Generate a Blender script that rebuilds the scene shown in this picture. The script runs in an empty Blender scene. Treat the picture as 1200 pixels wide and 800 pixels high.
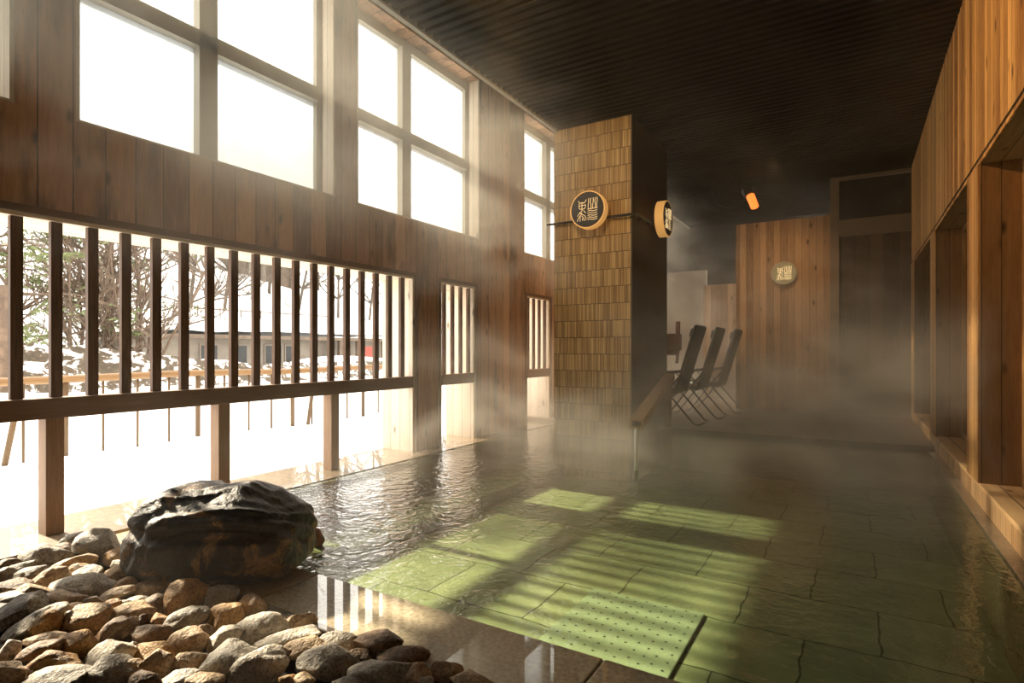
import bpy, bmesh, math, random
from mathutils import Vector, Matrix, noise
random.seed(7)
S = bpy.context.scene
COL = S.collection
F = 2000/3.0            # focal length in pixels of the 1200x800 frame
VX, HY = 1002.0, 410.0  # vanishing point of the room's long axis, horizon
TH = math.atan((VX-600)/F)
SN, CS = math.sin(TH), math.cos(TH)

def ray(u, v):
    r = (u-600)/F; w = (HY-v)/F
    return Vector((-SN+CS*r, CS+SN*r, w))
def on_z(u, v, z=0.0):
    d = ray(u, v); return d*((z-1)/d.z)+Vector((0, 0, 1))
def on_x(u, v, x):
    d = ray(u, v); return d*(x/d.x)+Vector((0, 0, 1))

# ------------------------------------------------------------------ objects
def tag(o, label=None, cat=None, group=None, kind=None):
    if label: o['label'] = label
    if cat: o['category'] = cat
    if group: o['group'] = group
    if kind: o['kind'] = kind
    return o
def empty(name, loc=(0, 0, 0), rz=0.0):
    o = bpy.data.objects.new(name, None); COL.objects.link(o)
    o.location = loc; o.rotation_euler = (0, 0, rz); o.empty_display_size = .1
    return o
def children(o): return [c for c in bpy.data.objects if c.parent == o]
def copy_tree(o, parent=None):
    c = o.copy(); COL.objects.link(c); c.parent = parent
    for k in children(o): copy_tree(k, c)
    return c

class MB:
    def __init__(s): s.v = []; s.f = []
    def add(s, vs, fs):
        n = len(s.v); s.v += [tuple(v) for v in vs]; s.f += [tuple(i+n for i in f) for f in fs]; return s
    def box(s, x0, x1, y0, y1, z0, z1):
        return s.add([(x0,y0,z0),(x1,y0,z0),(x1,y1,z0),(x0,y1,z0),(x0,y0,z1),(x1,y0,z1),(x1,y1,z1),(x0,y1,z1)],
                     [(3,2,1,0),(4,5,6,7),(0,1,5,4),(1,2,6,5),(2,3,7,6),(3,0,4,7)])
    def bar(s, p, q, w, h, up=(0, 0, 1)):
        p, q = Vector(p), Vector(q); d = (q-p).normalized()
        a = d.cross(Vector(up)).normalized()*w/2; b = a.cross(d).normalized()*h/2
        vs = [p-a-b, p+a-b, p+a+b, p-a+b, q-a-b, q+a-b, q+a+b, q-a+b]
        return s.add(vs, [(0,3,2,1)[::-1],(4,5,6,7)[::-1],(0,1,5,4)[::-1],(1,2,6,5)[::-1],(2,3,7,6)[::-1],(3,0,4,7)[::-1]])
    def tube(s, pts, r, n=8):
        pts = [Vector(p) for p in pts]
        rs = r if isinstance(r, (list, tuple)) else [r]*len(pts)
        vs = []; fs = []; up = Vector((0, 0, 1)); prev = None
        for i, p in enumerate(pts):
            d = (pts[min(i+1, len(pts)-1)]-pts[max(i-1, 0)])
            if d.length < 1e-9: d = Vector((0, 0, 1))
            d.normalize()
            if prev is None:
                a = d.cross(up)
                if a.length < .05: a = d.cross(Vector((1, 0, 0)))
            else:
                a = prev - d*prev.dot(d)
            a.normalize(); prev = a; b = d.cross(a)
            for k in range(n):
                t = 2*math.pi*k/n
                vs.append(p+(a*math.cos(t)+b*math.sin(t))*rs[i])
        m = len(pts)
        for i in range(m-1):
            for k in range(n):
                fs.append((i*n+k, i*n+(k+1) % n, (i+1)*n+(k+1) % n, (i+1)*n+k))
        fs.append(tuple(range(n))[::-1]); fs.append(tuple((m-1)*n+k for k in range(n)))
        return s.add(vs, fs)
    def prism(s, poly, axis, a, b):
        n = len(poly)
        def P(p, t):
            return {'x': (t, p[0], p[1]), 'y': (p[0], t, p[1]), 'z': (p[0], p[1], t)}[axis]
        vs = [P(p, a) for p in poly]+[P(p, b) for p in poly]
        fs = [(i, (i+1) % n, (i+1) % n+n, i+n) for i in range(n)]+[tuple(range(n))[::-1], tuple(range(n, 2*n))]
        return s.add(vs, fs)
    def build(s, name, m, parent=None, smooth=False, bevel=0.0, local=None, kind=None):
        me = bpy.data.meshes.new(name); me.from_pydata(s.v, [], s.f)
        bm = bmesh.new(); bm.from_mesh(me); bmesh.ops.recalc_face_normals(bm, faces=bm.faces)
        if local is not None: bmesh.ops.translate(bm, verts=bm.verts, vec=-Vector(local))
        bm.to_mesh(me); bm.free()
        if smooth: me.polygons.foreach_set('use_smooth', [True]*len(me.polygons))
        me.materials.append(m)
        o = bpy.data.objects.new(name, me); COL.objects.link(o)
        if local is not None: o.location = local
        o.parent = parent
        if kind: o['kind'] = kind
        if bevel:
            b = o.modifiers.new('bevel', 'BEVEL'); b.width = bevel; b.segments = 2; b.limit_method = 'ANGLE'
        return o
def struct(name, mb, m, **k): return mb.build(name, m, kind='structure', **k)

# ------------------------------------------------------------------ materials
class NT:
    def __init__(s, name):
        s.m = bpy.data.materials.new(name); s.m.use_nodes = True
        s.t = s.m.node_tree; s.t.nodes.clear(); s.out = s.n('ShaderNodeOutputMaterial')
    def n(s, typ, **k):
        nd = s.t.nodes.new(typ)
        for a, b in k.items(): setattr(nd, a, b)
        return nd
    def l(s, a, b): s.t.links.new(a, b)
    def coord(s, scale=(1, 1, 1), rot=(0, 0, 0), rnd=False):
        tc = s.n('ShaderNodeTexCoord'); mp = s.n('ShaderNodeMapping')
        mp.inputs['Scale'].default_value = scale; mp.inputs['Rotation'].default_value = rot
        s.l(tc.outputs['Object'], mp.inputs['Vector'])
        if rnd:
            oi = s.n('ShaderNodeObjectInfo'); ad = s.n('ShaderNodeVectorMath', operation='ADD')
            cm = s.n('ShaderNodeCombineXYZ')
            ml = s.math('MULTIPLY', oi.outputs['Random'], 37.0)
            for i in range(3): s.l(ml, cm.inputs[i])
            s.l(mp.outputs[0], ad.inputs[0]); s.l(cm.outputs[0], ad.inputs[1]); return ad.outputs[0]
        return mp.outputs[0]
    def math(s, op, a, b=None, c=None, clamp=False):
        nd = s.n('ShaderNodeMath', operation=op); nd.use_clamp = clamp
        for i, x in enumerate((a, b, c)):
            if x is None: continue
            if isinstance(x, (int, float)): nd.inputs[i].default_value = x
            else: s.l(x, nd.inputs[i])
        return nd.outputs[0]
    def noise(s, vec, scale, detail=4, rough=.55, dist=0.0):
        nd = s.n('ShaderNodeTexNoise'); nd.inputs['Scale'].default_value = scale
        nd.inputs['Detail'].default_value = detail; nd.inputs['Roughness'].default_value = rough
        nd.inputs['Distortion'].default_value = dist
        s.l(vec, nd.inputs['Vector']); return nd.outputs['Fac']
    def ramp(s, fac, stops, interp='LINEAR'):
        nd = s.n('ShaderNodeValToRGB'); cr = nd.color_ramp; cr.interpolation = interp
        while len(cr.elements) < len(stops): cr.elements.new(.5)
        for e, (p, c) in zip(cr.elements, stops):
            e.position = p; e.color = (*c, 1) if len(c) == 3 else c
        s.l(fac, nd.inputs['Fac']); return nd.outputs['Color']
    def mix(s, a, b, fac, mode='MIX'):
        nd = s.n('ShaderNodeMix', data_type='RGBA', blend_type=mode)
        for x, i in ((fac, 0), (a, 6), (b, 7)):
            if isinstance(x, (int, float)): nd.inputs[i].default_value = x
            elif isinstance(x, tuple): nd.inputs[i].default_value = (*x, 1)
            else: s.l(x, nd.inputs[i])
        return nd.outputs[2]
    def bump(s, h, strength=.3, dist=.01):
        nd = s.n('ShaderNodeBump'); nd.inputs['Strength'].default_value = strength
        nd.inputs['Distance'].default_value = dist; s.l(h, nd.inputs['Height']); return nd.outputs[0]
    def princ(s, col, rough=.6, normal=None, **k):
        b = s.n('ShaderNodeBsdfPrincipled')
        for nm, x in (('Base Color', col), ('Roughness', rough)):
            if isinstance(x, tuple): b.inputs[nm].default_value = (*x, 1)
            elif isinstance(x, (int, float)): b.inputs[nm].default_value = x
            else: s.l(x, b.inputs[nm])
        if normal is not None: s.l(normal, b.inputs['Normal'])
        for a, x in k.items():
            b.inputs[a.replace('_', ' ')].default_value = x
        s.l(b.outputs[0], s.out.inputs['Surface']); return b

def plain(name, col, rough=.5, metal=0.0, var=.12, scale=12):
    t = NT(name); c = t.coord()
    f = t.noise(c, scale, 3)
    lo = tuple(x*(1-var) for x in col); hi = tuple(min(1, x*(1+var)) for x in col)
    t.princ(t.ramp(f, [(.3, lo), (.7, hi)]), rough, Metallic=metal); return t.m

def wood(name, dark, light, plank='Y', pitch=.12, grain='Z', gap=.004, rough=.6, knots=True, gloss=.3, rnd=False, stain=0.0):
    """boards: plank = axis across which boards change, grain = axis the grain runs along"""
    t = NT(name)
    tc = t.n('ShaderNodeTexCoord'); sp = t.n('ShaderNodeSeparateXYZ'); t.l(tc.outputs['Object'], sp.inputs[0])
    ax = {'X': 0, 'Y': 1, 'Z': 2}
    u = t.math('DIVIDE', sp.outputs[ax[plank]], pitch)
    cell = t.math('FLOOR', u); fr = t.math('FRACT', u)
    wn = t.n('ShaderNodeTexWhiteNoise', noise_dimensions='1D'); t.l(cell, wn.inputs['W'])
    rv = wn.outputs['Value']
    sc = [14, 14, 14]; sc[ax[grain]] = 1.1
    mp = t.n('ShaderNodeMapping'); mp.inputs['Scale'].default_value = sc
    t.l(tc.outputs['Object'], mp.inputs['Vector'])
    off = t.n('ShaderNodeCombineXYZ'); t.l(t.math('MULTIPLY', rv, 53.0), off.inputs[ax[grain]])
    ad = t.n('ShaderNodeVectorMath', operation='ADD'); t.l(mp.outputs[0], ad.inputs[0]); t.l(off.outputs[0], ad.inputs[1])
    v = ad.outputs[0]
    g = t.noise(v, 2.2, 5, .65, .6)
    g2 = t.noise(v, 9, 2, .5)
    k = t.math('ADD', t.math('MULTIPLY', g, .65), t.math('MULTIPLY', rv, .5))
    k = t.math('ADD', k, t.math('MULTIPLY', t.math('SUBTRACT', g2, .5), .35))
    mid = tuple((a+b)/2 for a, b in zip(dark, light))
    col = t.ramp(k, [(.28, dark), (.52, mid), (.82, light)])
    if knots:
        s2 = [7, 7, 7]; s2[ax[grain]] = 3.0
        mp2 = t.n('ShaderNodeMapping'); mp2.inputs['Scale'].default_value = s2
        t.l(tc.outputs['Object'], mp2.inputs['Vector'])
        ad2 = t.n('ShaderNodeVectorMath', operation='ADD'); t.l(mp2.outputs[0], ad2.inputs[0]); t.l(off.outputs[0], ad2.inputs[1])
        vo = t.n('ShaderNodeTexVoronoi'); vo.inputs['Scale'].default_value = 1.0; t.l(ad2.outputs[0], vo.inputs['Vector'])
        kn = t.ramp(vo.outputs['Distance'], [(.06, (1, 1, 1)), (.17, (0, 0, 0))])
        col = t.mix(col, tuple(x*.25 for x in dark), t.math('MULTIPLY', kn, .85))
    if stain > 0:
        m3 = t.n('ShaderNodeMapping'); s3 = [5.0, 5.0, 5.0]; s3[ax[grain]] = 1.3; m3.inputs['Scale'].default_value = s3
        t.l(tc.outputs['Object'], m3.inputs['Vector'])
        sn = t.noise(m3.outputs[0], 1.0, 4, .6)
        col = t.mix(col, tuple(x*.3 for x in dark), t.math('MULTIPLY', t.ramp(sn, [(.54, (0, 0, 0)), (.68, (1, 1, 1))]), stain))
    edge = t.math('MINIMUM', fr, t.math('SUBTRACT', 1.0, fr))
    line = t.math('LESS_THAN', edge, gap/pitch)
    col = t.mix(col, tuple(x*.15 for x in dark), line)
    h = t.math('SUBTRACT', t.math('MULTIPLY', g, .3), line)
    t.princ(col, rough, t.bump(h, .35, .004), Specular_IOR_Level=gloss)
    return t.m

M = {}
M['wall_wood'] = wood('brown_plank', (.22, .108, .058), (.66, .40, .24), 'Y', .16, 'Z', .003, .62, stain=.75)
M['jamb'] = wood('daylight_paled_plank', (.60, .48, .36), (.84, .73, .60), 'X', .125, 'Z', .002, .55)  # same wood as the wall, paled to paint in the daylight on it
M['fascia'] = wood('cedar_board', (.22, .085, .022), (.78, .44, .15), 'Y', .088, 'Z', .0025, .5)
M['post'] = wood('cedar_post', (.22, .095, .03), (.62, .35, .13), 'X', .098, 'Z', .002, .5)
M['reveal'] = wood('dark_shaded_cedar_reveal', (.10, .042, .014), (.30, .15, .055), 'X', .098, 'Z', .002, .5)  # darker redder boards, with shade of the pier sides also put into the colour
M['plinth'] = wood('cedar_plinth', (.34, .17, .07), (.74, .46, .22), 'Y', .13, 'Z', .0025, .5)
M['decktop'] = wood('cedar_deck_top', (.34, .17, .07), (.74, .46, .22), 'X', .11, 'Y', .003, .5)
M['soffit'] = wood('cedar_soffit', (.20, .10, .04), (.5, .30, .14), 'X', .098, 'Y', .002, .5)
M['slat'] = wood('slat_wood', (.09, .045, .024), (.27, .145, .078), 'X', 3.0, 'Z', .0, .5, knots=False)
M['rail'] = wood('rail_wood', (.075, .040, .023), (.22, .125, .07), 'Z', 3.0, 'Y', .0, .5, knots=False)
M['upright'] = wood('upright_wood', (.14, .08, .045), (.36, .22, .13), 'Y', 5.0, 'Z', .0, .55, knots=False)
M['panel'] = wood('panel_wood', (.24, .13, .06), (.55, .34, .17), 'X', .10, 'Z', .002, .55)
M['door_wood'] = wood('door_wood', (.07, .045, .03), (.17, .11, .07), 'X', .18, 'Z', .002, .55, knots=False)
M['floorboard'] = wood('deck_board', (.06, .028, .013), (.17, .085, .04), 'Y', .12, 'X', .004, .32, knots=False, gloss=.5)
M['spout'] = wood('spout_wood', (.45, .32, .19), (.7, .54, .36), 'X', 2.0, 'Y', 0, .5, knots=False)
M['frame'] = plain('window_frame_paint', (.40, .36, .29), .5, 0, .08, 5)
M['whitetrim'] = plain('white_trim', (.70, .66, .58), .5, 0, .05, 5)
M['black'] = plain('black_paint', (.016, .014, .012), .5, 0, .1, 30)
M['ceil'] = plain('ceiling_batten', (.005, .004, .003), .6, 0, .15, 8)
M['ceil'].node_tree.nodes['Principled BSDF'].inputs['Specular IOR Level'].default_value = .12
M['metal'] = plain('dark_metal', (.05, .045, .04), .35, .8, .1, 20)
M['fabric'] = plain('dark_mesh_fabric', (.035, .035, .033), .7, 0, .2, 60)
M['doorframe'] = plain('door_frame_paint', (.20, .145, .095), .6, 0, .08, 4)
M['beige'] = plain('plaster', (.42, .36, .28), .7, 0, .06, 3)
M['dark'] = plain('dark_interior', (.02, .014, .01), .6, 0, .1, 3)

def m_ribtile():
    t = NT('ribbed_tile'); tc = t.n('ShaderNodeTexCoord'); sp = t.n('ShaderNodeSeparateXYZ'); t.l(tc.outputs['Object'], sp.inputs[0])
    row = t.math('FLOOR', t.math('DIVIDE', sp.outputs[2], .19)); rowf = t.math('FRACT', t.math('DIVIDE', sp.outputs[2], .19))
    xo = t.math('ADD', sp.outputs[0], t.math('MULTIPLY', row, .0165*3))
    ub = t.math('DIVIDE', xo, .0165); rib = t.math('FLOOR', ub); rf = t.math('FRACT', ub)
    cm = t.n('ShaderNodeCombineXYZ'); t.l(rib, cm.inputs[0]); t.l(row, cm.inputs[1])
    wn = t.n('ShaderNodeTexWhiteNoise', noise_dimensions='2D'); t.l(cm.outputs[0], wn.inputs['Vector'])
    n = t.noise(t.coord((1, 1, 1)), 3, 3)
    k = t.math('ADD', t.math('MULTIPLY', wn.outputs['Value'], .62), t.math('MULTIPLY', n, .38))
    col = t.ramp(k, [(.05, (.20, .11, .035)), (.4, (.42, .26, .10)), (.75, (.62, .43, .19)), (.95, (.85, .66, .36))])
    prof = t.math('SINE', t.math('MULTIPLY', rf, math.pi))
    gapc = t.math('LESS_THAN', prof, .35); gr = t.math('LESS_THAN', rowf, .035)
    dk = t.math('MAXIMUM', t.math('MULTIPLY', gapc, .7), gr)
    col = t.mix(col, (.07, .04, .015), dk)
    h = t.math('SUBTRACT', t.math('POWER', prof, .6), gr)
    t.princ(col, .38, t.bump(h, .8, .006), Specular_IOR_Level=.5); return t.m
M['ribtile'] = m_ribtile()

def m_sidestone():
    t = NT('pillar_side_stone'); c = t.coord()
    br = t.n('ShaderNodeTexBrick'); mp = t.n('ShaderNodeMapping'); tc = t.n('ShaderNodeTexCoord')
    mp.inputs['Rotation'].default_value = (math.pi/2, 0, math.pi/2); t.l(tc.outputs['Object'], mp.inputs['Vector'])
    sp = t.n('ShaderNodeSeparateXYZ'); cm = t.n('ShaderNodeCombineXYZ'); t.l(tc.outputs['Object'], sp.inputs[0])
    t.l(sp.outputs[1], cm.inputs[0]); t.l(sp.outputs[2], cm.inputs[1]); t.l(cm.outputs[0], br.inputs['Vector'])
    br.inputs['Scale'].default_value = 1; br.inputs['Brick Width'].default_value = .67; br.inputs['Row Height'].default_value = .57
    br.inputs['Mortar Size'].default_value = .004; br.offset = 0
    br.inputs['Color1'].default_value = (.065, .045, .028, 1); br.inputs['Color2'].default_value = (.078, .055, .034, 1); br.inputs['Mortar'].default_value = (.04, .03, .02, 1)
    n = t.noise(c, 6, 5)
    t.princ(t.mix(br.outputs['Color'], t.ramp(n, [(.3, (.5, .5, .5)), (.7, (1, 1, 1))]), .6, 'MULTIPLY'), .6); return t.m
M['sidestone'] = m_sidestone()

def m_poolfloor():
    t = NT('pool_floor_slab'); tc = t.n('ShaderNodeTexCoord')
    n0 = t.n('ShaderNodeTexNoise'); n0.inputs['Scale'].default_value = 5; n0.inputs['Detail'].default_value = 4; t.l(tc.outputs['Object'], n0.inputs['Vector'])
    vs = t.n('ShaderNodeVectorMath', operation='SUBTRACT'); t.l(n0.outputs['Color'], vs.inputs[0]); vs.inputs[1].default_value = (.5, .5, .5)
    vm = t.n('ShaderNodeVectorMath', operation='SCALE'); t.l(vs.outputs[0], vm.inputs[0]); vm.inputs['Scale'].default_value = .06
    va = t.n('ShaderNodeVectorMath', operation='ADD'); t.l(tc.outputs['Object'], va.inputs[0]); t.l(vm.outputs[0], va.inputs[1])
    mp = t.n('ShaderNodeMapping'); mp.inputs['Location'].default_value = (.55, -.50, 0); t.l(va.outputs[0], mp.inputs['Vector'])
    br = t.n('ShaderNodeTexBrick'); t.l(mp.outputs[0], br.inputs['Vector'])
    br.inputs['Scale'].default_value = 1; br.inputs['Brick Width'].default_value = .66; br.inputs['Row Height'].default_value = .54
    br.inputs['Mortar Size'].default_value = .006; br.offset = .5; br.inputs['Mortar Smooth'].default_value = .3
    br.inputs['Color1'].default_value = (.28, .31, .23, 1); br.inputs['Color2'].default_value = (.35, .38, .285, 1); br.inputs['Mortar'].default_value = (.05, .06, .035, 1)
    n = t.noise(tc.outputs['Object'], 4, 6, .6)
    col = t.mix(br.outputs['Color'], t.ramp(n, [(.3, (.65, .68, .6)), (.7, (1.15, 1.1, 1.0))]), .8, 'MULTIPLY')
    t.princ(col, .7); return t.m
M['poolfloor'] = m_poolfloor()
M['perforated'] = plain('perforated_stone', (.34, .40, .33), .6, 0, .1, 4)
M['hole'] = plain('drain_hole', (.03, .04, .03), .8)

def m_coping(name, a, b, sc=60):
    t = NT(name); c = t.coord()
    n = t.noise(c, sc, 3, .7); n2 = t.noise(c, 3, 4)
    col = t.mix(t.ramp(n, [(.3, a), (.7, b)]), t.ramp(n2, [(.3, (.55, .5, .42)), (.7, (1, 1, 1))]), .8, 'MULTIPLY')
    t.princ(col, .55, t.bump(n, .1, .001), Coat_Weight=1.0, Coat_Roughness=.015, Coat_IOR=1.65); return t.m
M['coping'] = m_coping('wet_coping_stone', (.30, .25, .15), (.66, .57, .40))
M['coping2'] = m_coping('wet_amber_coping', (.30, .19, .07), (.58, .40, .18))
M['ledge'] = m_coping('wet_ledge_stone', (.14, .09, .045), (.30, .22, .125), 25)
M['kerb'] = m_coping('kerb_stone', (.12, .09, .06), (.28, .22, .15), 40)

def m_stone(name, stops, sc=1.0, wet=.0, spk=.55):
    t = NT(name); c = t.coord(rnd=True)
    n = t.noise(c, 9*sc, 6, .7); n2 = t.noise(c, 120*sc, 2, .6); n3 = t.noise(c, 34*sc, 4, .7)
    col = t.ramp(n, stops)
    col = t.mix(col, t.ramp(n2, [(.36, (.25, .22, .2)), (.5, (1, 1, 1)), (.68, (1.35, 1.3, 1.25))]), spk, 'MULTIPLY')
    col = t.mix(col, t.ramp(n3, [(.35, (.5, .42, .35)), (.55, (1, 1, 1))]), .55, 'MULTIPLY')
    t.princ(col, .62-wet*.35, t.bump(t.math('ADD', n3, t.math('MULTIPLY', n2, .3)), .85, .014), Specular_IOR_Level=.4+wet*.3)
    return t.m
M['st_grey'] = m_stone('grey_granite', [(.3, (.20, .175, .14)), (.6, (.40, .37, .31))])
M['st_pale'] = m_stone('pale_granite', [(.3, (.42, .37, .29)), (.6, (.66, .61, .52))])
M['st_tan'] = m_stone('tan_granite', [(.3, (.30, .20, .11)), (.6, (.58, .43, .27))])
M['st_rust'] = m_stone('rusty_granite', [(.3, (.24, .12, .045)), (.6, (.52, .33, .14))])
M['st_dark'] = m_stone('dark_brown_granite', [(.3, (.10, .065, .04)), (.6, (.26, .17, .10))])
def m_rock():
    t = NT('black_boulder'); c = t.coord()
    n = t.noise(c, 5, 6, .7, .8); n3 = t.noise(c, 22, 5, .7)
    col = t.ramp(n, [(.42, (.010, .009, .007)), (.56, (.03, .022, .015)), (.63, (.26, .14, .05)), (.70, (.03, .022, .015))])
    t.princ(col, .42, t.bump(n3, .7, .02), Specular_IOR_Level=.35); return t.m
M['rock'] = m_rock()

def m_water():
    t = NT('pool_water')
    tr = t.n('ShaderNodeBsdfTransparent'); tr.inputs[0].default_value = (.80, .87, .66, 1)
    gl = t.n('ShaderNodeBsdfGlossy'); gl.inputs['Roughness'].default_value = .02
    tc = t.n('ShaderNodeTexCoord')
    mp = t.n('ShaderNodeMapping'); mp.inputs['Rotation'].default_value = (0, 0, .35); mp.inputs['Scale'].default_value = (1, 1.0, 1)
    t.l(tc.outputs['Object'], mp.inputs['Vector'])
    n1 = t.noise(mp.outputs[0], 11, 3, .5, .8); n2 = t.noise(mp.outputs[0], 32, 2, .5, .4)
    # ripples spread from where water moves: near the boulder and window side
    sp = t.n('ShaderNodeVectorMath', operation='DISTANCE'); t.l(tc.outputs['Object'], sp.inputs[0]); sp.inputs[1].default_value = (-2.7, 2.9, 0)
    amp = t.n('ShaderNodeMapRange'); amp.inputs['From Min'].default_value = .5; amp.inputs['From Max'].default_value = 2.6
    amp.inputs['To Min'].default_value = 3.6; amp.inputs['To Max'].default_value = .75; t.l(sp.outputs['Value'], amp.inputs['Value'])
    h = t.math('MULTIPLY', t.math('ADD', n1, t.math('MULTIPLY', n2, .35)), amp.outputs[0])
    b = t.bump(h, 1.0, .006)
    t.l(b, gl.inputs['Normal'])
    geo = t.n('ShaderNodeNewGeometry'); dt = t.n('ShaderNodeVectorMath', operation='DOT_PRODUCT')
    t.l(geo.outputs['Incoming'], dt.inputs[0]); t.l(b, dt.inputs[1])
    om = t.math('SUBTRACT', 1.0, t.math('ABSOLUTE', dt.outputs['Value']), clamp=True)
    fr = t.math('MULTIPLY_ADD', t.math('POWER', om, 3.5), .95, .04, clamp=True)   # same reflectance from above and below
    mx = t.n('ShaderNodeMixShader'); t.l(fr, mx.inputs[0]); t.l(tr.outputs[0], mx.inputs[1]); t.l(gl.outputs[0], mx.inputs[2])
    t.l(mx.outputs[0], t.out.inputs['Surface']); return t.m
M['water'] = m_water()

def m_glass(name, diff, tint=(.97, .98, .97), drops=True):
    t = NT(name); c = t.coord()
    tr = t.n('ShaderNodeBsdfTransparent'); tr.inputs[0].default_value = (*(x*.98 for x in tint), 1)
    tl = t.n('ShaderNodeBsdfTranslucent'); tl.inputs[0].default_value = (.44, .48, .52, 1)
    n = t.noise(t.coord((1, 1, .35)), 22, 5, .7)
    f = t.ramp(n, [(.3, (diff-.12,)*3), (.7, (min(1, diff+.12),)*3)])
    mx = t.n('ShaderNodeMixShader'); t.l(f, mx.inputs[0]); t.l(tr.outputs[0], mx.inputs[1]); t.l(tl.outputs[0], mx.inputs[2])
    t.l(mx.outputs[0], t.out.inputs['Surface']); return t.m
M['pane_clear'] = m_glass('fogged_pane', .45)
M['pane_fog'] = m_glass('condensation_pane', .78)
def m_darkglass():
    t = NT('dark_glass'); t.princ((.006, .005, .004), .06, Specular_IOR_Level=.5); return t.m
M['darkglass'] = m_darkglass()

def emit(name, col, s, base=(.5, .3, .1)):
    t = NT(name); b = t.princ(base, .5); b.inputs['Emission Color'].default_value = (*col, 1); b.inputs['Emission Strength'].default_value = s; return t.m
M['lamprim'] = emit('lantern_rim', (1.0, .50, .14), .35, (.7, .45, .2))
M['glyph'] = emit('lantern_glyph', (1.0, .72, .36), .55, (.7, .5, .25))
M['glyph_dim'] = emit('lantern_glyph_soft', (1.0, .75, .36), 1.0, (.7, .5, .25))
M['lampface'] = plain('lantern_face', (.018, .014, .012), .5)
M['lampface_lit'] = emit('lantern_face_lit', (.8, .55, .2), .16, (.10, .08, .04))
M['heat'] = emit('glowing_tube', (1.0, .20, .03), 1.5, (.3, .1, .05))

def m_snow():
    t = NT('snow'); c = t.coord(); n = t.noise(c, 2.5, 5); t.princ((.80, .82, .84), .7, t.bump(n, .4, .08)); return t.m
M['snow'] = m_snow()
def m_hill():
    t = NT('snowy_ground_with_brush'); c = t.coord((1, 1, 1.2)); n = t.noise(c, .9, 8, .72); n2 = t.noise(c, .13, 2)
    k = t.math('ADD', n, t.math('MULTIPLY', t.math('SUBTRACT', n2, .5), .3))
    t.princ(t.ramp(k, [(.0, (.80, .82, .84)), (.56, (.80, .82, .84)), (.62, (.12, .095, .07)), (.75, (.06, .05, .04))]), .8); return t.m
M['hill'] = m_hill()
def m_bank():
    t = NT('snowy_stone_bank'); c = t.coord((1, 1, 1.5)); n = t.noise(c, 3.2, 7, .68, .6); vo = t.n('ShaderNodeTexVoronoi', feature='DISTANCE_TO_EDGE'); vo.inputs['Scale'].default_value = 5
    t.l(c, vo.inputs['Vector'])
    k = t.math('SUBTRACT', n, t.math('MULTIPLY', vo.outputs['Distance'], .22))
    t.princ(t.ramp(k, [(.0, (.80, .82, .84)), (.42, (.80, .82, .84)), (.46, (.10, .075, .05)), (.60, (.05, .04, .028)), (.7, (.14, .10, .06))]), .8); return t.m
M['bank'] = m_bank()
M['bark'] = plain('bark', (.085, .068, .052), .8, 0, .3, 12)
M['twig'] = plain('red_brown_bark', (.12, .085, .06), .8, 0, .3, 12)
M['needle'] = plain('needle_green', (.12, .145, .06), .8, 0, .35, 6)
M['bamboo'] = wood('bamboo_pole', (.12, .07, .03), (.26, .165, .08), 'X', 9.0, 'Y', 0, .5, knots=False)
M['bpost'] = wood('bamboo_post', (.05, .032, .016), (.13, .085, .045), 'X', 9.0, 'Z', 0, .55, knots=False)
M['plasterwall'] = plain('weathered_plaster', (.20, .175, .145), .8, 0, .15, 2)
M['dkwood'] = plain('weathered_wood', (.12, .09, .065), .8, 0, .2, 6)
M['houseglass'] = plain('house_window_glass', (.02, .022, .024), .5)
M['reddoor'] = plain('red_door_paint', (.35, .07, .05), .6)
M['redbox'] = plain('red_brown_lacquer_wood', (.17, .06, .03), .5, 0, .3, 8)

# ------------------------------------------------------------------ room shell
XL, XO, XR = -3.70, -4.08, 0.68
ZC, ZH = 3.58, 4.32
YN, YF = -2.6, 9.8
low = [(.5, 4.30), (4.69, 5.34), (6.50, 7.19), (7.9, 11.0)]
upp = [(.05, 1.184), (1.453, 3.292), (3.53, 5.41), (6.44, 8.32), (8.75, 10.6)]
OT, RB, RT, WB, WT = 1.727, .631, .742, 2.27, 4.10
def bands(mb, ops, y0, y1, z0, z1):
    y = y0
    for a, b in ops:
        if a > y: mb.box(XO, XL, y, a, z0, z1)
        y = b
    if y < y1: mb.box(XO, XL, y, y1, z0, z1)
w = MB()
bands(w, low, YN, 12.2, 0, OT)
w.box(XO, XL, YN, 12.2, OT, WB); bands(w, upp, YN, 12.2, WB, WT); w.box(XO, XL, YN, 12.2, WT, ZH)
struct('wall_left', w, M['wall_wood'])
for i, (a, b) in enumerate(low):      # lining boards of the openings, daylight painted in as a paler tone
    t = MB()
    t.box(XO-.03, XL-.012, b-.03, b-.001, 0.0, OT-.002); t.box(XO-.03, XL-.012, a+.001, a+.03, 0, OT-.002)
    t.box(XO-.03, XL-.012, a+.03, b-.03, OT-.03, OT-.002)
    struct('trim_%d' % (i+1), t, M['jamb'])
    t = MB()                           # dark reveal edge on the room side
    t.box(XL-.004, XL+.012, a-.03, b+.03, OT-.012, OT+.028); t.box(XL-.004, XL+.012, b-.006, b+.03, .0, OT-.012)
    t.box(XL-.004, XL+.012, a-.03, a+.006, 0, OT-.012)
    struct('trim_%d' % (i+11), t, M['rail'])

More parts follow.
